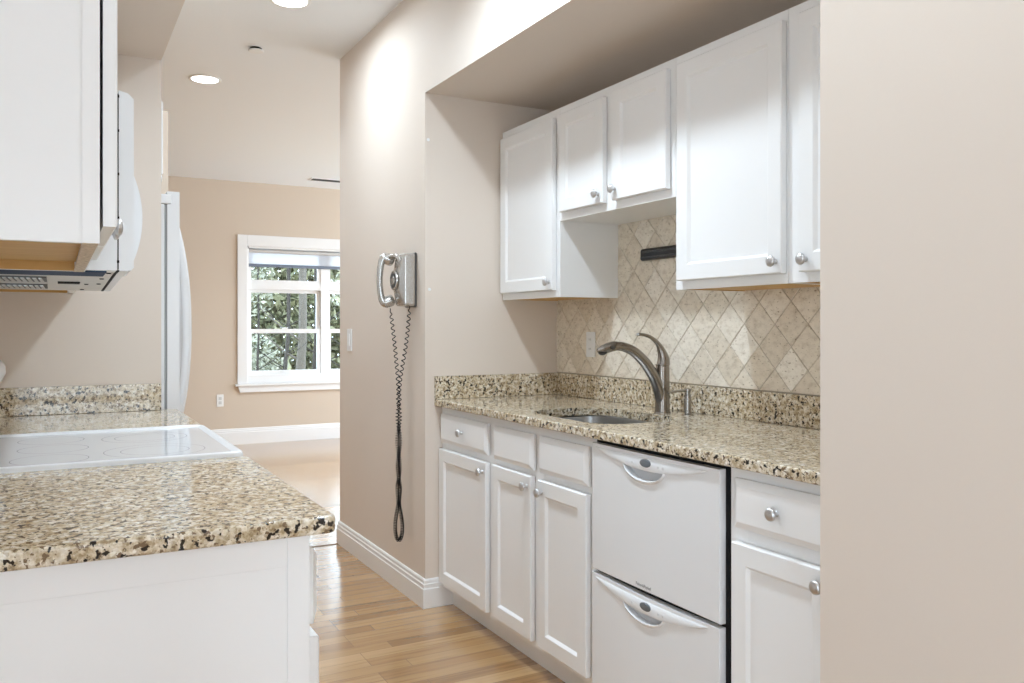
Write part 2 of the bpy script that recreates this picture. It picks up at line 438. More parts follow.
def sash(x0, x1, z0, z1, y0, y1, wl_, wb, wt, lock=False, lift=False):
    bm = bmesh.new()
    box(bm, x0, x0+wl_, y0, y1, z0, z1); box(bm, x1-wl_, x1, y0, y1, z0, z1)
    box(bm, x0+wl_, x1-wl_, y0, y1, z0, z0+wb); box(bm, x0+wl_, x1-wl_, y0, y1, z1-wt, z1)
    o = link_mesh('sash', bm, TRIM, win, 30)
    link_mesh('pane', B(x0+wl_-.004, x1-wl_+.004, (y0+y1)/2-.003, (y0+y1)/2+.003, z0+wb-.004, z1-wt+.004), GLASS, o, 0)
    if lock:
        bm = bmesh.new(); box(bm, (x0+x1)/2-.03, (x0+x1)/2+.03, y0-.002, y0+.02, z1, z1+.016, .004); link_mesh('sash_lock', bm, PLATE, o)
    if lift:
        bm = bmesh.new(); box(bm, (x0+x1)/2-.045, (x0+x1)/2+.045, y0-.022, y0, z0+wb-.02, z0+wb-.008, .003); link_mesh('sash_lift', bm, PLATE, o)
for x0, x1 in ((1.793, 2.578), (2.651, 3.436)):
    sash(x0, x1, 1.705, 2.067, FY+.06, FY+.09, .034, .032, .03)            # top light
    sash(x0, x1, 1.165, 1.635, FY+.09, FY+.12, .040, .040, .035)          # upper sash
    sash(x0+.004, x1-.004, .719, 1.211, FY+.056, FY+.088, .036, .046, .045, True, True)
# roller blind
bl = thing('window_blind', 'pale translucent blind drawn up at the top of the far window', 'window blind', (2.615, FY+.03, 1.9))
bm = bmesh.new(); tube(bm, [(WX0+.006, FY+.028, 2.040), (WX1-.006, FY+.028, 2.040)], .020, 14); link_mesh('roller', bm, new_mat('blind_roller', (.62, .61, .60), .3, .3), bl)
link_mesh('shade', B(WX0+.016, WX1-.016, FY+.0355, FY+.0375, 1.90, 2.03), SHADE, bl, 0)
link_mesh('bottom_rail', B(WX0+.012, WX1-.012, FY+.025, FY+.046, 1.872, 1.905, .005), RAILGREY, bl)

# ------------------------------------------------------------------ outdoors
struct('ground_outside', B(-6, 16, 9.5, 34, -.75, -.6), GROUND, 'leaf-covered ground beyond the window', 'ground', 0)
rnd = random.Random(4)
def leaves(bm, n, center, ext, size):
    for _ in range(n):
        while True:
            d = Vector((rnd.uniform(-1, 1), rnd.uniform(-1, 1), rnd.uniform(-1, 1)))
            if d.length <= 1: break
        p = Vector(center)+Vector((d.x*ext[0], d.y*ext[1], d.z*ext[2]))
        a = Vector((rnd.gauss(0, 1), rnd.gauss(0, 1), rnd.gauss(0, 1))).normalized()
        b = a.orthogonal().normalized(); b = (b*math.cos(rnd.random()*6.3)+a.cross(b)*math.sin(rnd.random()*6.3))
        s = size*rnd.uniform(.6, 1.3)
        q = a.cross(b)*s*.45
        bm.faces.new([bm.verts.new(p-b*s), bm.verts.new(p+q), bm.verts.new(p+b*s), bm.verts.new(p-q)])
def tree(x, y, r, lean, h, label, bark, lmat, nl, crown, branches=4, size=.06):
    t = thing('tree', label, 'tree', (x, y, -.6), 'trees beyond the far window')
    bm = bmesh.new()
    pts = spline([(x, y, -.62), (x+lean*.3, y, .6), (x+lean*.55+.03, y, 1.6), (x+lean, y+.1, h)], 6)
    n = len(pts)
    tube(bm, pts, [r*(1.15-.55*i/(n-1)) for i in range(n)], 10)
    link_mesh('trunk', bm, bark, t, 60)
    for k in range(branches):
        i = int(n*(.22+.5*k/max(branches, 1))); p = pts[min(i, n-1)]
        sg = rnd.choice((-1, 1)); ln = rnd.uniform(.35, .8)
        bm = bmesh.new()
        bp = spline([p, p+Vector((sg*ln*.4, rnd.uniform(-.1, .1), ln*.25)), p+Vector((sg*ln, rnd.uniform(-.15, .15), ln*rnd.uniform(.4, .9)))], 5)
        tube(bm, bp, [max(.008, r*.32)*(1-.7*j/(len(bp)-1)) for j in range(len(bp))], 6)
        link_mesh('branch', bm, bark, t, 60)
    bm = bmesh.new(); leaves(bm, nl, crown[:3], crown[3:], size)
    link_mesh('foliage', bm, lmat, t, 0, False)
    return t
tree(3.13, 12.2, .072, .01, 6, 'thickest grey-brown tree trunk seen through the wider window half', BARK2, LEAF_PALE, 160, (3.3, 12.3, 2.75, .2, .15, .3), 3)
tree(2.86, 12.0, .020, .02, 6, 'slim black sapling left of the thick trunk beyond the window', BARK, LEAF_PALE, 160, (2.72, 12.0, 2.7, .2, .15, .3), 4)
tree(3.47, 12.6, .048, -.03, 6, 'dark trunk near the mullion beyond the window', BARK, LEAF_MID, 120, (3.7, 12.7, 2.6, .2, .15, .3), 4)
tree(3.07, 13.0, .034, .10, 6, 'leaning dark trunk behind the thick trunk beyond the window', BARK, LEAF_MID, 160, (3.0, 13.1, 2.8, .2, .15, .3), 4)
tree(2.62, 12.6, .018, -.06, 5, 'leafy slender tree at the window edge with a pale crown', BARK, LEAF_PALE, 420, (2.60, 12.7, 1.9, .30, .2, .55), 5, .04)
tree(3.80, 12.4, .040, .16, 6, 'slanting dark trunk seen past the mullion', BARK, LEAF_PALE, 260, (4.0, 12.5, 1.8, .35, .25, .6), 5, .04)
bm = bmesh.new(); leaves(bm, 2600, (2.80, 13.9, .25), (.62, .45, .95), .042)
o = link_mesh('shrub', bm, LEAF_PALE, None, 0, False); tag(o, 'tall shrub of pale leaves just outside the far window', 'shrub')
bm = bmesh.new(); leaves(bm, 20000, (4.9, 20.0, 1.4), (3.3, .9, 2.4), .10)
o = link_mesh('woodland_foliage', bm, LEAF_MID, None, 0, False); tag(o, 'mass of woodland leaves far behind the trunks', 'foliage', None, 'stuff')

# ------------------------------------------------------------------ ceiling fixtures
def downlight(x, y, label, watts, spread=145):
    t = thing('recessed_light', label, 'ceiling light', (x, y, CE), 'recessed lights along the aisle ceiling')
    bm = bmesh.new()
    lathe(bm, [(.096, 0), (.097, -.003), (.092, -.006), (.083, -.0065), (.078, -.004), (.078, 0)], (x, y, CE), (0, 0, 1), 40, False, False)
    link_mesh('trim_ring', bm, PLATE, t, 50)
    bm = bmesh.new(); lathe(bm, [(.0785, -.0045), (.05, -.0052), (.001, -.0055)], (x, y, CE), (0, 0, 1), 40, False, True)
    link_mesh('lens', bm, LENS, t, 50)
    l = bpy.data.lights.new('lamp', 'AREA'); l.shape = 'DISK'; l.size = .14; l.energy = watts; l.color = (.745, .88, 1.0)
    l.spread = math.radians(spread)
    lo = bpy.data.objects.new('lamp', l); C.objects.link(lo); lo.parent = t; lo.location = (0, 0, -.012)
downlight(.962, 3.938, 'round lit ceiling light nearest the kitchen, at the top of the view', DOWNLIGHT_W*.54, 172)
downlight(.808, 5.442, 'round lit ceiling light farther along the hall, past the small sprinkler cover', DOWNLIGHT_W*.6)
downlight(1.0, 2.44, 'round ceiling light over the aisle beside the sink', DOWNLIGHT_W*.88)
downlight(.965, .94, 'round ceiling light over the kitchen entrance', DOWNLIGHT_W*.28)
downlight(2.9, 6.9, 'round ceiling light inside the far room', DOWNLIGHT_W)
t = thing('sprinkler_cover', 'small white round sprinkler cover with dark gap on the hall ceiling', 'sprinkler cover', (.964, 4.707, CE))
bm = bmesh.new(); lathe(bm, [(.030, 0), (.036, -.012)], (.964, 4.707, CE), (0, 0, 1), 32, False, False); link_mesh('collar', bm, BLACK, t)
bm = bmesh.new(); lathe(bm, [(.040, -.012), (.041, -.016), (.038, -.019), (.001, -.020)], (.964, 4.707, CE), (0, 0, 1), 32); link_mesh('cover_plate', bm, PLATE, t)
t = thing('ceiling_vent', 'dark slotted air vent in the far room ceiling above the window', 'vent', (2.6, 8.58, CE))
bm = bmesh.new()
for a, b, c, d in ((2.30, 2.92, 8.50, 8.515), (2.30, 2.92, 8.645, 8.66), (2.30, 2.315, 8.515, 8.645), (2.905, 2.92, 8.515, 8.645)): box(bm, a, b, c, d, CE-.008, CE-.0005)
link_mesh('vent_frame', bm, TRIM, t)
bm = bmesh.new(); box(bm, 2.315, 2.905, 8.515, 8.645, CE-.002, CE-.0005)
for k in range(5): box(bm, 2.315, 2.905, 8.527+k*.025, 8.531+k*.025, CE-.007, CE-.002)
link_mesh('vent_slats', bm, VENTD, t)

# ------------------------------------------------------------------ sink-side wall cupboards (front looks to -X)
UF = 1.81; UT = 2.127; UB = 1.356; MB_ = 1.666
def carcass_panels(bm, x0, x1, y0, y1, z0, z1, t=.016, bottom=True):
    box(bm, x0, x1, y0, y0+t, z0, z1); box(bm, x0, x1, y1-t, y1, z0, z1)
    box(bm, x0, x1, y0+t, y1-t, z1-t, z1); box(bm, max(x0, x1)-.006 if x1 > 1 else min(x0, x1), max(x0, x1) if x1 > 1 else min(x0, x1)+.006, y0+t, y1-t, z0+.018, z1-t)
def face_frame(bm, xa, xb, y0, y1, z0, z1, st=.05, mids=(), rails=()):
    box(bm, xa, xb, y0, y0+st, z0, z1); box(bm, xa, xb, y1-st, y1, z0, z1)
    box(bm, xa, xb, y0+st, y1-st, z0, z0+st); box(bm, xa, xb, y0+st, y1-st, z1-st, z1)
    for m in mids: box(bm, xa, xb, m-.036, m+.036, z0+st, z1-st)
    for r in rails: box(bm, xa+.0004, xb-.0004, y0+st, y1-st, r-.026, r+.026)
def wall_cupboard(label, y0, y1, z0, z1, doors, xf=UF, s=-1, xb=BX-.003, wood=True, gap=.001):
    t = thing('wall_cabinet', label, 'cabinet', ((xf+xb)/2, (y0+y1)/2, z0), None)
    y0 += .0006; y1 -= .0006
    bm = bmesh.new()
    xi = xf-s*.019
    carcass_panels(bm, min(xi, xb), max(xi, xb), y0, y1, z0, z1)
    link_mesh('carcass', bm, WHITE, t, 0)
    bm = bmesh.new(); face_frame(bm, min(xf, xi), max(xf, xi), y0, y1, z0, z1, mids=[(y0+y1)/2] if len(doors) > 1 else [])
    link_mesh('face_frame', bm, WHITE, t, 0)
    zb = z0+(.003 if s < 0 else .021) if wood else z0+.001
    bm = B(min(xi, xb), max(xi, xb), y0+.016, y1-.016, zb, zb+.012)
    o = link_mesh('bottom_panel', bm, OAKPLY if wood else WHITE, t, 0)
    if wood:
        o['label'] = 'raw golden plywood underside'
        link_mesh('side_lining', B(min(xi, xb)+.002, max(xi, xb)-.002, y1-.0168, y1-.0161, z0+.0005, z0+.03), OAKPLY, t, 0)
    for (a, b, c, d, ky, kz) in doors:
        dr = door('door', t, xf+s*.003, s, a, b, c, d)
        if ky is not None: knob(dr, xf+s*.023, s, ky, kz)
    return t
wall_cupboard('white single-door wall cupboard against the beige recess wall, farthest along the sink side', 2.915, NY1-.001, UB, UT, [(2.943, 3.400, 1.385, 2.090, 2.966, 1.418)])
wall_cupboard('short white two-door wall cupboard above the tap', 2.187, 2.915, MB_, UT, [(2.582, 2.892, 1.696, 2.092, 2.608, 1.732), (2.213, 2.523, 1.696, 2.096, 2.503, 1.735)], wood=False)
wall_cupboard('tall white one-door wall cupboard between the short cupboard and the narrow end one', 1.700, 2.187, UB, UT, [(1.706, 2.157, 1.384, 2.094, 1.7265, 1.418)])
wall_cupboard('white wall cupboard half hidden by the near beige wall', NY0+.001, 1.700, UB, UT, [(1.30, 1.645, 1.384, 2.094, 1.618, 1.417)])

# ------------------------------------------------------------------ sink-side base cupboards
BF = 1.507; DF = 1.5065
def base_cupboard(label, y0, y1, drawers, doors, xf=BF, s=-1, xb=BX-.003, toe=1.552, zt=.884, mids=(), end_panel=None, name='base_cabinet'):
    t = thing(name, label, 'cabinet', ((xf+xb)/2, (y0+y1)/2, 0))
    y0 += .0006; y1 -= .0006
    xi = xf-s*.019
    bm = bmesh.new()
    lo, hi = min(xi, xb), max(xi, xb)
    box(bm, lo, hi, y0, y0+.016, .10, zt); box(bm, lo, hi, y1-.016, y1, .10, zt)
    box(bm, lo, hi, y0+.016, y1-.016, .10, .116)
    link_mesh('carcass', bm, WHITE, t, 0)
    bm = bmesh.new(); face_frame(bm, min(xf, xi), max(xf, xi), y0, y1, .085, zt, .056, mids, [.711])
    link_mesh('face_frame', bm, WHITE, t, 0)
    link_mesh('toe_kick', B(min(toe, toe-s*.016), max(toe, toe-s*.016), y0, y1, 0, .10), TRIM, t, 0)
    for (a, b, c, d, ky, kz) in drawers:
        f = drawer_front('drawer_front', t, xf+s*.0025, s, a, b, c, d)
        if ky is not None: knob(f, xf+s*.0225, s, ky, kz)
    for (a, b, c, d, ky, kz) in doors:
        f = door('door', t, xf+s*.0025, s, a, b, c, d)
        if ky is not None: knob(f, xf+s*.0225, s, ky, kz)
    return t
base_cupboard('white base cupboard with one knobbed drawer beside the telephone wall', 2.900, NY1-.001,
    [(2.945, 3.401, .727, .851, 3.165, .792)], [(2.948, 3.408, .108, .698, 2.975, .660)])
base_cupboard('white two-door base cupboard under the sink with blank drawer fronts', 2.206, 2.900,
    [(2.586, 2.893, .722, .850, None, 0), (2.236, 2.546, .722, .850, None, 0)], [(2.594, 2.897, .112, .700, 2.619, .662), (2.238, 2.543, .112, .697, 2.513, .657)], mids=[2.567])
base_cupboard('white base cupboard between the dishwasher and the near beige wall', NY0+.001, 1.606,
    [(1.275, 1.581, .732, .856, 1.431, .795)], [(1.275, 1.583, .112, .697, 1.299, .661)])

# ------------------------------------------------------------------ dishwasher with two drawers
dw = thing('dishwasher', 'white two-drawer dishwasher under the sink counter', 'dishwasher', (1.8, 1.9, 0))
link_mesh('chassis', B(1.506, 2.09, 1.6075, 2.2045, .03, .880), BLACK, dw, 0)
link_mesh('kickplate', B(1.56, 1.575, 1.6075, 2.2045, 0, .03), BLACK, dw, 0)
DX = 1.508
def dw_drawer(zt, zb, top_curve):
    """front panel, facing -X, with a curved control band, a scooped pull and an oval badge"""
    y0, y1 = 1.624, 2.2030
    n = 24
    bm = bmesh.new()
    th = .024
    top = [(y1-(y1-y0)*i/n, zt-top_curve*math.sin(PI*i/n)) for i in range(n+1)]
    poly = [(y0, zb), (y1, zb)] + top
    prism(bm, poly, 'x', DX-th, DX)
    bmesh.ops.bevel(bm, geom=[e for e in bm.edges if all(abs(v.co.x-(DX-th)) < 1e-5 for v in e.verts)], offset=.005, segments=2, affect='EDGES', profile=.5)
    yc = 1.936
    # pull pocket
    pk = [(yc+.090, zt-.030), ]
    pz = zt-.038
    pts = [(yc+.092*math.cos(PI*i/16), pz-.040*math.sin(PI*i/16)) for i in range(17)]
    cb = bmesh.new(); prism(cb, pts+[(yc-.092, pz+.012), (yc+.092, pz+.012)], 'x', DX-th-.01, DX-.006)
    bm = boolean(bm, cb)
    pnl = link_mesh('drawer_panel', bm, APPL, dw, 30)
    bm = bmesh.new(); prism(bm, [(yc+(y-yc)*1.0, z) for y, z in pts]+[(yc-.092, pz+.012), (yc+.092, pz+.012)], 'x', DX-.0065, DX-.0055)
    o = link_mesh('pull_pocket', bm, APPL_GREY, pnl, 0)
    # lip around the scoop
    bm = bmesh.new()
    m = 16
    prof = []
    for i in range(m+1):
        a = PI*i/m; wv = .002+.0055*math.sin(a)
        cy, cz = yc+.092*math.cos(a), pz-.040*math.sin(a)
        ny, nz = math.cos(a), -math.sin(a)
        prof.append([Vector((DX-th+.0005, cy-ny*.0005, cz-nz*.0005)), Vector((DX-th-.006, cy+ny*wv*.3, cz+nz*wv*.3)), Vector((DX-th-.005, cy+ny*wv, cz+nz*wv)), Vector((DX-th+.0005, cy+ny*wv*1.5, cz+nz*wv*1.5))])
    rings(bm, prof)
    link_mesh('pull_lip', bm, APPL, pnl, 60)
    # control band: lens shape, rounded cross-section
    bm = bmesh.new(); rs = []
    for i in range(n+1):
        u = i/n; y = 2.180-(2.180-1.668)*u
        hgt = .036*math.sin(PI*u)**.75+.0015
        zc_top = zt-.010-top_curve*math.sin(PI*u)*.95
        d = .0015+.0055*math.sin(PI*u)**.6
        rs.append([Vector((DX-th+.001, y, zc_top)), Vector((DX-th-d*.55, y, zc_top-hgt*.08)), Vector((DX-th-d*.9, y, zc_top-hgt*.4)), Vector((DX-th-d, y, zc_top-hgt*.75)), Vector((DX-th-d*.7, y, zc_top-hgt*.97)), Vector((DX-th+.001, y, zc_top-hgt))])
    rings(bm, rs)
    band = link_mesh('control_band', bm, APPL, pnl, 60)
    zb_ = zt-.010-top_curve*.95-.0145
    bm = bmesh.new()
    lathe(bm, [(1.0, 0), (1.0, .004), (.9, .0055), (.01, .0055)], (0, 0, 0), (-1, 0, 0), 28)
    for v in bm.verts: v.co = Vector((DX-th-.0035+v.co.x, 1.921+v.co.y*.025, zb_+v.co.z*.0115))
    o = link_mesh('badge', bm, BADGE, pnl, 50); o['label'] = 'dark oval badge'
    for dy in (.062, -.058, -.078):
        bm = bmesh.new()
        lathe(bm, [(.0035, 0), (.0035, .001), (.001, .0012)], (DX-th-.0062, 1.921+dy, zb_-.004), (-1, 0, 0), 12)
        link_mesh('indicator', bm, new_mat('indicator_grey', (.62, .62, .63), .4), pnl)
    return pnl
pn = dw_drawer(.870, .474, .002)
dw_drawer(.464, .055, .006)
cu = bpy.data.curves.new('t', 'FONT'); cu.body = 'Fisher&Paykel'; cu.size = .0125; cu.extrude = .0002; cu.align_x = 'CENTER'
to = bpy.data.objects.new('t', cu); C.objects.link(to)
dg = bpy.context.evaluated_depsgraph_get(); dg.update()
me = to.evaluated_get(dg).to_mesh(); bm = bmesh.new(); bm.from_mesh(me); to.evaluated_get(dg).to_mesh_clear()
bpy.data.objects.remove(to); bpy.data.curves.remove(cu)
for v in bm.verts: v.co = Vector((DX-.024-.0005-v.co.z*0-v.co.z, 1.938-v.co.x, .4745+.0+v.co.y))
bmesh.ops.translate(bm, verts=bm.verts[:], vec=(0, 0, .010))
link_mesh('lettering', bm, TEXT, pn, 0)

# ------------------------------------------------------------------ granite sink counter
def rounded_top(bm, edges_test, off=.006):
    es = [e for e in bm.edges if edges_test(e)]
    bmesh.ops.bevel(bm, geom=es, offset=off, segments=3, affect='EDGES', profile=.5)
CT = .914; CX = 1.469
ct = thing('countertop', 'speckled beige granite worktop around the sink', 'countertop', (1.79, 2.33, .884))
bm = B(CX, BX-.001, NY0+.001, NY1-.001, .8845, CT)
rounded_top(bm, lambda e: all(abs(v.co.x-CX) < 1e-5 for v in e.verts) and abs(e.verts[0].co.z-e.verts[1].co.z) < 1e-5, .005)
SC = (1.735, 2.510); SA = (.180, .268)
def sink_loop(sc, z, n=56, ex=4):
    out = []
    for k in range(n):
        a = 2*PI*k/n; c_, s_ = math.cos(a), math.sin(a)
        out.append(Vector((SC[0]+SA[0]*sc*math.copysign(abs(c_)**(2/ex), c_), SC[1]+SA[1]*sc*math.copysign(abs(s_)**(2/ex), s_), z)))
    return out
cb = bmesh.new(); rings(cb, [sink_loop(1, .86), sink_loop(1, .95)])
bm = boolean(bm, cb)
link_mesh('slab', bm, GRANITE, ct, 30)
sk = thing('sink', 'stainless steel basin let into the granite worktop below the tap', 'sink', (SC[0], SC[1], .7))
bm = bmesh.new()
rings(bm, [sink_loop(1.045, .8835), sink_loop(1.02, .8835), sink_loop(1.005, .880), sink_loop(.985, .80), sink_loop(.94, .735), sink_loop(.86, .712), sink_loop(.14, .706), sink_loop(.12, .698)], False, True)
link_mesh('basin', bm, STEEL, sk, 40, False)
bm = bmesh.new(); lathe(bm, [(.045, 0), (.044, .003), (.036, .004), (.034, .001), (.004, .002)], (SC[0], SC[1], .705), (0, 0, 1), 28)
link_mesh('drain', bm, NICKEL, sk)
o = link_mesh('granite_upstand', B(BX-.0215, BX-.0015, NY0+.001, NY1-.0225, CT+.0005, 1.016, .0015), GRANITE, None); tag(o, 'long granite upstand along the tiled wall behind the tap', 'backsplash')
o = link_mesh('granite_upstand', B(CX, BX-.0015, NY1-.0215, NY1-.0015, CT+.0005, 1.016, .0015), GRANITE, None); tag(o, 'short granite upstand on the recess side wall at the worktop end', 'backsplash')

# tiled backsplash: travertine squares set on the diagonal
bm = bmesh.new()
TX = BX-.009
box(bm, TX+.003, BX-.001, NY0+.002, NY1-.002, 1.0165, 1.70, mi=1)
hy, hz = .0703, .0745
g = .0013
Z0T, Y0T = 1.0195, 2.243
def clip(poly, ax, val, keep_gt):
    out = []
    for i in range(len(poly)):
        a, b = poly[i], poly[(i+1) % len(poly)]
        ia = (a[ax] >= val) == keep_gt or a[ax] == val; ib = (b[ax] >= val) == keep_gt or b[ax] == val
        if ia: out.append(a)
        if ia != ib:
            t = (val-a[ax])/(b[ax]-a[ax]); out.append((a[0]+(b[0]-a[0])*t, a[1]+(b[1]-a[1])*t))
    return out
trn = random.Random(2)
for j in range(0, 11):
    for i in range(-22, 22):
        if (i+j) % 2: continue
        cy, cz = Y0T+hy*(i+1), Z0T+hz*j
        q = [(cy+(hy-g*1.4)*a, cz+(hz-g*1.4)*b) for a, b in ((1, 0), (0, 1), (-1, 0), (0, -1))]
        for ax, val, gt in ((0, NY0+.003, True), (0, NY1-.003, False), (1, Z0T, True), (1, 1.698, False)):
            if q: q = clip(q, ax, val, gt)
        if len(q) < 3: continue
        my = sum(p[0] for p in q)/len(q); mz = sum(p[1] for p in q)/len(q)
        dx = trn.uniform(-.0006, .0006)
        ins = [(my+(p[0]-my)*.965, mz+(p[1]-mz)*.965) for p in q]
        rings(bm, [[Vector((TX+.0035, y, z)) for y, z in q], [Vector((TX+.0012+dx, y, z)) for y, z in q], [Vector((TX+dx, y, z)) for y, z in ins]], False, True)
o = link_mesh('tile_backsplash', bm, [TILE, GROUT], None, 20); tag(o, 'tumbled travertine tiles set as diamonds behind the sink', 'backsplash')

# ------------------------------------------------------------------ tap and soap pump
fy = 2.468
tp = thing('faucet', 'brushed nickel pull-out tap arching over the sink', 'faucet', (1.978, fy, CT))
bm = bmesh.new()
lathe(bm, [(.030, 0), (.030, .004), (.0275, .007), (.0268, .06), (.0262, .12), (.026, .168), (.0250, .172), (.0250, .176), (.0262, .178), (.0255, .181), (.001, .182)], (1.978, fy, CT), (0, 0, 1), 32)
link_mesh('body', bm, FAUCET, tp, 40)
bm = bmesh.new()
sp = spline([(1.974, fy, CT+.045), (1.955, fy, CT+.105), (1.925, fy, CT+.155), (1.888, fy, CT+.197), (1.845, fy, CT+.230), (1.800, fy, CT+.247), (1.768, fy, CT+.250)], 6)
m = len(sp); tube(bm, sp, [.024-.0085*(i/(m-1)) for i in range(m)], 16)
link_mesh('spout', bm, FAUCET, tp, 50)
bm = bmesh.new()
sp = spline([(1.778, fy, CT+.2500), (1.770, fy, CT+.2502), (1.755, fy, CT+.2495), (1.732, fy, CT+.2445), (1.708, fy, CT+.239), (1.688, fy, CT+.235)], 5)
m = len(sp); rr = [.0160, .0166, .0180, .0180, .0140, .0070]
tube(bm, sp, [rr[min(int(i/5), 4)]+(rr[min(int(i/5)+1, 5)]-rr[min(int(i/5), 4)])*((i % 5)/5 if i < m-1 else 1) for i in range(m)], 18)
h = link_mesh('spray_head', bm, FAUCET, tp, 50)
bm = bmesh.new()
for v in lathe(bm, [(.001, 0), (.009, .001), (.010, .003), (.006, .0045), (.001, .005)], (0, 0, 0), (0, -1, 0), 16): pass
for v in bm.verts: v.co = Vector((1.742+v.co.x*1.15, fy-.0165+v.co.y, CT+.246+v.co.z*.8))
o = link_mesh('spray_button', bm, PHONE_DARK, h); o['label'] = 'dark oval button'
bm = bmesh.new()
sp = [(1.690, fy, CT+.222), (1.686, fy, CT+.216)]
tube(bm, spline([(1.728, fy, CT+.2275), (1.708, fy, CT+.2235), (1.692, fy, CT+.2265)], 4), [.004, .007, .009, .0105, .011, .0105, .009, .006, .003], 12, True, (1, .5)); link_mesh('spray_face', bm, PHONE_DARK, h)
bm = bmesh.new()
sp = spline([(1.982, fy, CT+.178), (1.983, fy, CT+.200), (1.975, fy, CT+.226), (1.957, fy, CT+.256), (1.925, fy, CT+.280), (1.893, fy, CT+.290), (1.868, fy, CT+.2915)], 6)
m = len(sp)
def lerp_list(L, t):
    f = t*(len(L)-1); i = min(int(f), len(L)-2); return L[i]+(L[i+1]-L[i])*(f-i)
tube(bm, sp, [lerp_list([.0245, .0225, .0165, .0095, .0066, .0058, .0050], i/(m-1)) for i in range(m)], 16)
link_mesh('lever', bm, FAUCET, tp, 50)
bm = bmesh.new(); lathe(bm, [(.0055, 0), (.006, .004), (.004, .007), (.001, .0075)], (1.868, fy, CT+.2915), (-1, 0, .02), 14); link_mesh('lever_tip', bm, NICKEL, tp)
FAUCET2 = new_mat('soap_pump_nickel', (.40, .385, .365), .24, 1)
so = thing('soap_pump', 'short nickel soap pump standing beside the tap', 'soap dispenser', (2.012, 2.366, CT))
sy = 2.366
bm = bmesh.new()
lathe(bm, [(.023, 0), (.023, .003), (.015, .006), (.0135, .008), (.0135, .055), (.0125, .057), (.0120, .060), (.0120, .072), (.0098, .074), (.0098, .084), (.0125, .086), (.0125, .094), (.010, .096), (.001, .0965)], (2.012, sy, CT), (0, 0, 1), 24)
link_mesh('pump_body', bm, FAUCET2, so, 40)
bm = bmesh.new(); tube(bm, [(2.012, sy, CT+.088), (1.985, sy+.0, CT+.089), (1.945, sy, CT+.087), (1.921, sy, CT+.083)], [.0052, .005, .0045, .004], 10)
link_mesh('nozzle', bm, FAUCET2, so, 50)

# black bar on the tiles
kb = thing('knife_bar', 'black horizontal bar mounted on the tiles below the short cupboard', 'wall bar', (TX, 2.56, 1.524))
bm = B(TX-.018, TX-.0012, 2.335, 2.742, 1.500, 1.548, .009, 4); link_mesh('bar', bm, BLACKGLOSS, kb)
bm = bmesh.new()
for z in (1.512, 1.534): box(bm, TX-.0195, TX-.0175, 2.345, 2.735, z-.003, z+.003, .0009)
link_mesh('magnet_strip', bm, new_mat('strip_black', (.04, .04, .043), .3), kb)

# outlets and switches
def plate_x(name, label, cat, x, s, y0, y1, z0, z1, kind):
    t = thing(name, label, cat, (x, (y0+y1)/2, z0))
    link_mesh('cover_plate', B(min(x, x+s*.006), max(x, x+s*.006), y0, y1, z0, z1, .002), PLATE, t)
    yc, zc = (y0+y1)/2, (z0+z1)/2
    if kind == 'outlet':
        for dz in (.021, -.021):
            o = link_mesh('socket', B(min(x+s*.006, x+s*.0075), max(x+s*.006, x+s*.0075), yc-.015, yc+.015, zc+dz-.015, zc+dz+.015, .0007), PLATE, t)
            bm = bmesh.new()
            for dy in (-.006, .006): box(bm, min(x+s*.0074, x+s*.0078), max(x+s*.0074, x+s*.0078), yc+dy-.001, yc+dy+.001, zc+dz-.003, zc+dz+.006)
            link_mesh('slots', bm, VENTD, o, 0)
    else:
        link_mesh('rocker', B(min(x+s*.006, x+s*.010), max(x+s*.006, x+s*.010), yc-.016, yc+.016, zc-.033, zc+.033, .0015), PLATE, t)
    return t
plate_x('wall_outlet', 'white outlet on the diamond tiles behind the tap', 'outlet', TX-.001, -1, 3.083, 3.150, 1.099, 1.211, 'outlet')
plate_x('light_switch', 'white light switch on the telephone wall near its far corner', 'light switch', HX, -1, 4.452, 4.527, 1.100, 1.222, 'switch')
t = thing('wall_outlet', 'white outlet low on the far tan wall beside the window', 'outlet', (1.501, FY, .404))
link_mesh('cover_plate', B(1.466, 1.536, FY-.006, FY, .404, .530, .002), PLATE, t)
for dz in (.022, -.022):
    o = link_mesh('socket', B(1.486, 1.516, FY-.0078, FY-.006, .467+dz-.016, .467+dz+.016, .0007), new_mat('socket_face', (.62, .62, .61), .4), t)
for (px, pz) in ((1.443, 1.398), (1.437, 2.055)):
    bm = bmesh.new(); lathe(bm, [(.003, 0), (.003, .006), (.007, .007), (.007, .009), (.001, .010)], (px, NY1, pz), (0, -1, 0), 12)
    o = link_mesh('wall_nail', bm, PLATE, None)
    tag(o, 'tiny white nail head on the recess wall beside the telephone' if pz < 1.5 else 'tiny white nail head high on the recess wall near the soffit', 'nail')

# ------------------------------------------------------------------ wall telephone
ph = thing('wall_telephone', 'pewter rotary telephone mounted on the beige wall', 'telephone', (HX, 3.575, 1.325))
bm = B(1.414, HX-.001, 3.512, 3.640, 1.322, 1.568, .006, 3); link_mesh('back_plate', bm, PHONE_DARK, ph)
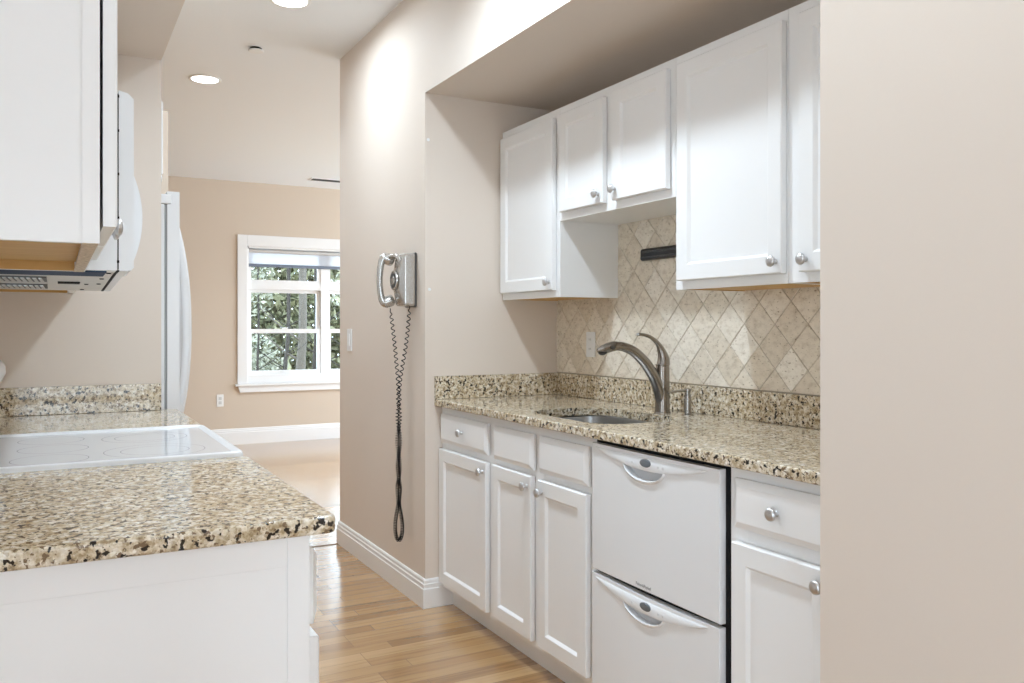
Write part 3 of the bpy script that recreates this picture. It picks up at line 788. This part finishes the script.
# housing: loops from back to front, the middle pushed out towards the dial
def rrect(x, y0, y1, z0, z1, r=.012, n=5):
    out = []
    for (cy, cz, a0) in ((y1-r, z1-r, 0), (y0+r, z1-r, PI/2), (y0+r, z0+r, PI), (y1-r, z0+r, 1.5*PI)):
        for k in range(n+1):
            a = a0+PI/2*k/n; out.append(Vector((x, cy+r*math.cos(a), cz+r*math.sin(a))))
    return out
bm = bmesh.new()
rings(bm, [rrect(1.4145, 3.514, 3.638, 1.326, 1.565), rrect(1.374, 3.516, 3.636, 1.328, 1.563), rrect(1.368, 3.521, 3.631, 1.333, 1.556), rrect(1.352, 3.532, 3.620, 1.385, 1.505, .03), rrect(1.343, 3.540, 3.612, 1.403, 1.483, .034)])
link_mesh('housing', bm, PHONE, ph, 40)
bm = bmesh.new()
lathe(bm, [(.043, 0), (.045, .004), (.044, .008), (.040, .010), (.036, .008), (.020, .008), (.018, .011), (.001, .012)], (1.344, 3.576, 1.443), (-1, 0, 0), 32)
dial = link_mesh('dial', bm, PHONE, ph, 40)
bm = bmesh.new()
for k in range(10):
    a = PI*.15+2*PI*.8*k/10
    lathe(bm, [(.0064, .0083), (.0060, .0106), (.001, .0106)], (1.344, 3.576+.028*math.cos(a), 1.443+.028*math.sin(a)), (-1, 0, 0), 12)
link_mesh('finger_holes', bm, PHONE_DARK, dial, 40)
for zz, nm in ((1.545, 1), (1.345, 0)):
    bm = bmesh.new()
    if nm:
        tube(bm, spline([(1.372, 3.56, 1.515), (1.362, 3.575, 1.545), (1.352, 3.60, 1.556), (1.345, 3.63, 1.552), (1.340, 3.655, 1.545)], 5), [.012]*21, 10)
        link_mesh('hook', bm, PHONE, ph, 50)
# handset: a thing held by the hook
hs = thing('telephone_handset', 'pewter receiver hanging on the hook of the wall telephone', 'handset', (1.31, 3.655, 1.33))
hyy = 3.655
bm = bmesh.new()
sp = spline([(1.338, hyy, 1.560), (1.318, hyy, 1.548), (1.306, hyy, 1.515), (1.300, hyy, 1.445), (1.306, hyy, 1.378), (1.320, hyy, 1.345), (1.342, hyy, 1.334)], 6)
m = len(sp)
tube(bm, sp, [lerp_list([.016, .0185, .0150, .0140, .0150, .0185, .016], i/(m-1)) for i in range(m)], 16)
link_mesh('grip', bm, PHONE, hs, 60)
for z, dr in ((1.548, (.94, 0, -.33)), (1.346, (.94, 0, .33))):
    bm = bmesh.new(); lathe(bm, [(.012, -.016), (.022, -.010), (.0265, .006), (.0275, .018), (.0265, .030), (.022, .036), (.019, .036), (.001, .034)], (1.330, hyy, z), dr, 26)
    link_mesh('ear_cap' if z > 1.5 else 'mouth_cap', bm, PHONE, hs, 40)
# coiled cord: one line down from the handset, a loop, then back up to the housing
def cord_centre():
    a = [(1.352, 3.657, 1.318), (1.358, 3.652, 1.26), (1.366, 3.640, 1.16), (1.374, 3.624, 1.02), (1.376, 3.617, .94)]
    zs = [.90-.04*k for k in range(11)]
    down = [(1.376+.006*math.sin(k*1.1), 3.614+.009*math.cos(k*1.1), z) for k, z in enumerate(zs)]
    loop = [(1.376+.017*a, 3.612-.020*a, z) for a, z in ((-.1, .43), (-.4, .385), (-.68, .34), (-.68, .30), (-.4, .270), (0, .260), (.4, .270), (.68, .30), (.68, .34), (.4, .385), (.1, .43))]
    up = [(1.376-.006*math.sin(k*1.1), 3.610-.009*math.cos(k*1.1), z) for k, z in reversed(list(enumerate(zs)))]
    b = [(1.376, 3.605, .94), (1.378, 3.588, 1.02), (1.386, 3.545, 1.16), (1.390, 3.524, 1.27), (1.392, 3.520, 1.327)]
    return a+down+loop+up+b
cl = spline(cord_centre(), 14)
pts = []; phs = 0.0; prev = None; ref = Vector((1, 0, 0))
dense = []
for p, q in zip(cl, cl[1:]):
    L = (q-p).length; k = max(1, int(L/.0022))
    for i in range(k): dense.append(p+(q-p)*(i/k))
dense.append(cl[-1])
fine = []
for i in range(len(dense)-1):
    p, q = dense[i], dense[i+1]
    z = p.z
    pitch = .026 if z > 1.0 else (.026-(1.0-z)/.25*.014 if z > .75 else (.012-(.75-z)/.25*.0045 if z > .5 else .0075))
    sub = 6 if pitch < .012 else 3
    T = (q-p).normalized(); u = (ref-T*ref.dot(T)).normalized(); v = T.cross(u); ref = u
    for k in range(sub):
        pp = p+(q-p)*(k/sub)
        phs += (q-p).length/sub/pitch*2*PI
        r = .0074*min(1, i/12, (len(dense)-1-i)/12)
        fine.append(pp+(u*math.cos(phs)+v*math.sin(phs))*r)
bm = bmesh.new(); tube(bm, fine, .0023, 5)
o = link_mesh('coiled_cord', bm, BLACK, ph, 60); o['label'] = 'long black coiled cord'

# ------------------------------------------------------------------ range side
# granite worktops
RY0, RY1 = 2.135, 2.795
LCX = .419
def worktop(label, y0, y1, bev_near):
    bm = B(LX+.001, LCX, y0, y1, .8845, CT)
    if bev_near:
        es = [e for e in bm.edges if all(abs(v.co.x-LCX) < 1e-5 and abs(v.co.y-y0) < 1e-5 for v in e.verts)]
        bmesh.ops.bevel(bm, geom=es, offset=.016, segments=5, affect='EDGES', profile=.5)
    zt = [e for e in bm.edges if abs(e.verts[0].co.z-e.verts[1].co.z) < 1e-5 and len(e.link_faces) == 2 and
          any(f.normal.z > .9 or f.normal.z < -.9 for f in e.link_faces) and all(v.co.x > LX+.05 or v.co.y < y0+.001 for v in e.verts) and
          (all(v.co.y < y0+.02 for v in e.verts) or all(v.co.x > LCX-.02 for v in e.verts))]
    bmesh.ops.recalc_face_normals(bm, faces=bm.faces[:])
    bmesh.ops.bevel(bm, geom=zt, offset=.006, segments=3, affect='EDGES', profile=.5)
    o = link_mesh('countertop', bm, GRANITE, None, 35); tag(o, label, 'countertop'); return o
worktop('speckled granite worktop in front of the range, nearest the viewer', 1.388, RY0-.002, True)
worktop('small granite worktop between the range and the beige wall end', RY1+.002, LE-.001, False)
o = link_mesh('granite_upstand', B(LX+.001, LF-.002, LE-.0215, LE-.0015, CT+.0005, 1.016, .0015), GRANITE, None); tag(o, 'granite upstand on the beige wall behind the range worktop', 'backsplash')
# base cabinets
t = base_cupboard('white base cupboard with plain end panel under the nearest granite worktop', 1.412, RY0-.001,
    [(1.420, 1.765, .727, .856, 1.59, .79), (1.775, 2.125, .727, .856, 1.95, .79)], [(1.420, 1.765, .112, .705, 1.72, .655), (1.775, 2.125, .112, .705, 1.82, .655)], xf=.3745, s=1, xb=LX+.002, toe=.33, mids=[1.77])
bm = bmesh.new()
box(bm, LX+.002, .3745, 1.404, 1.4115, 0, .8835, 0)
box(bm, .338, .375, 1.401, 1.404, 0, .8835, .0008); box(bm, LX+.002, .338, 1.4025, 1.404, .835, .8835, .0006)
o = link_mesh('end_panel', bm, WHITE, t, 20)
base_cupboard('white base cupboard between the range and the beige wall end', RY1+.001, LE-.001,
    [(2.86, 3.475, .727, .856, 3.17, .79)], [(2.86, 3.475, .112, .705, 2.93, .655)], xf=.369, s=1, xb=LX+.002, toe=.325)

# range
rg = thing('range', 'white freestanding electric range with smooth glass top set in the granite', 'range', (.08, 2.49, 0))
link_mesh('oven_body', B(LX+.012, .345, RY0+.002, RY1-.002, .04, .895), APPL, rg, 0)
bm = bmesh.new(); face = .345
link_mesh('oven_door', B(.345, .385, RY0+.006, RY1-.006, .24, .85, .008, 3), APPL, rg)
link_mesh('storage_drawer', B(.345, .38, RY0+.006, RY1-.006, .06, .23, .008, 3), APPL, rg)
bm = bmesh.new(); tube(bm, [(.385, RY0+.06, .80), (.425, RY0+.08, .80), (.425, RY1-.08, .80), (.385, RY1-.06, .80)], .011, 12); link_mesh('door_handle', bm, APPL, rg)
def rrz(x0, x1, y0, y1, z, r, n=6):
    out = []
    for (cx, cy, a0) in ((x1-r, y1-r, 0), (x0+r, y1-r, PI/2), (x0+r, y0+r, PI), (x1-r, y0+r, 1.5*PI)):
        for k in range(n+1):
            a = a0+PI/2*k/n; out.append(Vector((cx+r*math.cos(a), cy+r*math.sin(a), z)))
    return out
bm = bmesh.new()
a, b, c_, d_ = -.165, .412, RY0, RY1
rings(bm, [rrz(a, b, c_, d_, .896, .03), rrz(a, b, c_, d_, .916, .03), rrz(a+.003, b-.003, c_+.003, d_-.003, .9235, .028), rrz(a+.009, b-.009, c_+.009, d_-.009, .9265, .024), rrz(a+.016, b-.016, c_+.016, d_-.016, .9245, .018), rrz(a+.024, b-.024, c_+.024, d_-.024, .9205, .012)], True, False)
link_mesh('top_rim', bm, APPL, rg, 40)
bm = B(a+.02, b-.02, c_+.02, d_-.02, .912, .9207)
top = link_mesh('glass_top', bm, GLASSTOP, rg, 0)
def ring_print(x, y, r):
    bm = bmesh.new(); n = 64
    R0 = [bm.verts.new((x+(r-.0011)*math.cos(2*PI*k/n), y+(r-.0011)*math.sin(2*PI*k/n), .9209)) for k in range(n)]
    R1 = [bm.verts.new((x+(r+.0011)*math.cos(2*PI*k/n), y+(r+.0011)*math.sin(2*PI*k/n), .9209)) for k in range(n)]
    for k in range(n): bm.faces.new((R0[k], R1[k], R1[(k+1) % n], R0[(k+1) % n]))
    link_mesh('burner_ring', bm, RINGC, top, 0)
for x, y, r in ((.222, 2.300, .118), (.222, 2.300, .080), (.222, 2.580, .110), (.222, 2.580, .078), (-.012, 2.255, .082), (-.010, 2.630, .080), (-.005, 2.445, .080)): ring_print(x, y, r)
# backguard with a rounded control panel
bm = bmesh.new()
prof = [(LX+.012, .896), (-.166, .896), (-.160, .935), (-.166, 1.02), (-.168, 1.058), (-.152, 1.066), (-.134, 1.080), (-.124, 1.102), (-.126, 1.124), (-.140, 1.142), (-.165, 1.150), (LX+.02, 1.150), (LX+.012, 1.140)]
prism(bm, prof, 'y', RY0+.004, RY1-.004)
bmesh.ops.bevel(bm, geom=[e for e in bm.edges if abs(e.verts[0].co.y-e.verts[1].co.y) < 1e-6 and (abs(e.verts[0].co.y-RY0-.004) < 1e-5 or abs(e.verts[0].co.y-RY1+.004) < 1e-5)], offset=.004, segments=2, affect='EDGES')
bg_ = link_mesh('backguard', bm, APPL, rg, 40)

# wall cupboards over the range side (front looks to +X)
t = wall_cupboard('large white wall cupboard above the nearest granite worktop, seen from its plain side', 1.41, RY0+.015, UB+.003, UT,
    [(1.418, 1.773, 1.386, 2.094, 1.735, 1.420), (1.786, RY0+.003, 1.386, 2.094, 1.824, 1.420)], xf=.0585, s=1, xb=LX+.002)
for ch in t.children:
    if ch.name.startswith('door'):
        for v in ch.data.vertices: v.co.x += .0018
        for k in ch.children:
            for v in k.data.vertices: v.co.x += .0018
bm = B(.0352, .0605-.004, 1.411, RY0+.0135, UB+.0022, UB+.0030); o = link_mesh('frame_underside', bm, CHIP, t, 0); o['label'] = 'raw chipboard edge'
bm = bmesh.new()
for z in (1.45, 2.02): box(bm, .057, .0645, RY0-.02, RY0-.004, z, z+.045)
link_mesh('hinge', bm, NICKEL, t, 0)
bm = bmesh.new()
for yy in (1.4085,):
    box(bm, .0352, .0585, yy, 1.4102, UB+.003, UT)
link_mesh('frame_edge', bm, WHITE, t, 0)
wall_cupboard('short white wall cupboard above the microwave', 2.151, 2.907, 1.79, UT, [(2.156, 2.524, 1.80, 2.094, 2.48, 1.83), (2.535, 2.902, 1.80, 2.094, 2.58, 1.83)], xf=.0585, s=1, xb=LX+.002, wood=False)
wall_cupboard('white wall cupboard between the microwave and the beige wall end', 2.9085, LE-.001, UB+.001, UT, [(2.918, LE-.012, 1.386, 2.094, 2.955, 1.42)], xf=.0585, s=1, xb=LX+.002)

# microwave over the range
MY0, MY1 = 2.153, 2.905
MX0, MX1, MX2 = LX+.003, .1265, .161
MZ0, MZ1 = 1.364, 1.781
mw = thing('microwave', 'white over-the-range microwave with bowed handle under the short cupboard', 'microwave', (-.05, 2.5, MZ0))
link_mesh('housing', B(MX0, MX1, MY0, MY1, MZ0, MZ1, .002), APPL, mw)
bm = bmesh.new()
prism(bm, [(MX1+.0025, MZ0+.001), (MX2-.006, MZ0+.001), (MX2, MZ0+.008), (MX2, MZ1-.014), (MX2-.012, MZ1-.002), (MX1+.0025, MZ1+.003)], 'y', MY0, MY1-.16)
door_m = link_mesh('oven_door', bm, APPL, mw, 30)
bm = bmesh.new()
prism(bm, [(MX1+.0025, MZ0+.001), (MX2-.006, MZ0+.001), (MX2, MZ0+.008), (MX2, MZ1-.014), (MX2-.012, MZ1-.002), (MX1+.0025, MZ1+.003)], 'y', MY1-.158, MY1)
link_mesh('control_panel', bm, APPL, mw, 30)
bm = bmesh.new()
box(bm, MX1-.001, MX1+.003, MY0+.004, MY1-.004, MZ0+.004, MZ1-.004)
for z in (1.385, 1.487, 1.589, 1.690, 1.770): box(bm, MX1-.0012, MX1+.0035, MY0-.0015, MY0+.006, z-.003, z+.003)
link_mesh('door_gap', bm, BLACK, mw, 0)
bm = bmesh.new()
cr_o = [(MX2-.002+max(0, .0626-.0246*((dz)/.1275)**2), 1.548+dz) for dz in [-.166+.332*k/24 for k in range(25)]]
cr_o = [(MX2-.002, 1.548-.172)] + cr_o + [(MX2-.002, 1.548+.172)]
prism(bm, cr_o, 'y', 2.655, 2.685)
bmesh.ops.bevel(bm, geom=[e for e in bm.edges if abs(e.verts[0].co.y-e.verts[1].co.y) < 1e-6 and min(v.co.x for v in e.verts) > MX2+.001], offset=.005, segments=2, affect='EDGES', profile=.5)
link_mesh('handle', bm, APPL, door_m, 60)
UZ = lambda y: MZ0-.001-.017*max(0, (y-2.26))/.6
bm = bmesh.new()
prism(bm, [(MY0+.004, MZ0+.001), (MY0+.004, MZ0-.0008), (2.26, MZ0-.001), (MY1-.004, UZ(MY1-.004)), (MY1-.004, MZ0+.001)], 'x', MX0+.004, MX1-.003)
und = link_mesh('underside', bm, UNDER, mw, 20)
bm = bmesh.new(); prism(bm, [(MY0+.004, MZ0+.001), (MY0+.004, MZ0-.0006), (2.26, MZ0-.001), (MY1-.004, UZ(MY1-.004)), (MY1-.004, MZ0+.001)], 'x', MX1+.004, MX2-.012)
link_mesh('door_underside', bm, APPL, mw, 20)
bm = bmesh.new(); prism(bm, [(MY0+.003, MZ0+.001), (MY0+.003, MZ0-.0016), (2.26, MZ0-.002), (MY1-.004, UZ(MY1-.004)-.001), (MY1-.004, MZ0+.001)], 'x', MX1-.003, MX1+.004)
link_mesh('underside_seam', bm, BLACK, mw, 0)
link_mesh('reflection_strip', B(MX0+.01, .104, MY0+.006, 2.345, MZ0-.0045, MZ0+.001), NAVY, mw)  # navy sheet stands in for the dark reflection on the underside
def on_under(y0, y1, fn):
    bm = bmesh.new(); fn(bm)
    for v in bm.verts: v.co.z += UZ(v.co.y)
    return bm
MESH = new_mat('filter_mesh', (.62, .62, .61), .35, .6); MESHD = new_mat('filter_gap', (.12, .12, .12), .6)
for y0 in (2.40, 2.66):
    bm = on_under(0, 0, lambda b: box(b, MX0+.02, -.02, y0, y0+.14, -.003, 0))
    gf = link_mesh('grease_filter', bm, MESHD, mw, 0)
    def bars(b):
        for k in range(15):
            x = MX0+.022+k*.0130
            prism(b, [(x, y0+.006), (x+.007, y0+.006), (x+.012, y0+.134), (x+.005, y0+.134)], 'z', -.0055, -.002)
    link_mesh('filter_slats', on_under(0, 0, bars), MESH, gf, 0)
link_mesh('lens_slot', on_under(0, 0, lambda b: box(b, .005, .058, 2.55, 2.60, -.003, 0)), BLACK, mw, 0)
def screws(b):
    for x, y in ((.112, 2.24), (.105, 2.42), (.105, 2.60), (.07, 2.84), (.075, 2.62)): lathe(b, [(.006, 0), (.005, -.002), (.001, -.002)], (x, y, -.0002), (0, 0, 1), 10)
link_mesh('vent_screw', on_under(0, 0, screws), BLACK, mw, 0)

# ------------------------------------------------------------------ refrigerator in its alcove
fr = thing('refrigerator', 'white side-by-side refrigerator with long bowed handles beside the beige wall end', 'refrigerator', (.0, 3.93, 0))
F0, F1 = LE+.095, 4.285
link_mesh('cabinet', B(-.34, .380, F0, F1, .02, 1.721, .004), APPL, fr)
link_mesh('gasket', B(.380, .390, F0+.008, F1-.008, .07, 1.721), new_mat('gasket_grey', (.33, .34, .34), .6), fr, 0)
def fdoor(y0, y1, hyc):
    bm = bmesh.new(); n = 8
    rs = []
    poly = [(.390, y0), (.390, y1)]+[(.436+.012*math.sin(PI*min(max(k/n, 0), 1)), y1-(y1-y0)*k/n) for k in range(n+1)]
    prism(bm, poly, 'z', .06, 1.773)
    d = link_mesh('fridge_door', bm, APPL, fr, 30)
    bm = bmesh.new()
    hp = []
    for k in range(25):
        u = (k-12)/12; hp.append((.440+.058*(1-abs(u)**2.2), hyc, 1.225+.50*u))
    tube(bm, hp, [.011+.009*(1-abs((k-12)/12)**3) for k in range(25)], 14, True, (.75, 1.0))
    link_mesh('handle', bm, APPL, d, 60)
    return d
fdoor(F0+.003, 3.905, 3.86)
fdoor(3.913, F1-.003, 3.955)
for yy in (F0+.006, F1-.06):
    bm = bmesh.new(); box(bm, .335, .407, yy-.009, yy+.04, 1.722, 1.761, .006, 3)
    link_mesh('hinge_cover', bm, APPL, fr)
wc = wall_cupboard('white wall cupboard above the refrigerator, only its door edge showing', F0, F1, 1.815, UT, [(F0+.004, 3.93, 1.841, 2.128, 3.89, 1.87), (3.94, F1-.004, 1.841, 2.128, 3.98, 1.87)], xf=.352, s=1, xb=LX-.148, wood=False)
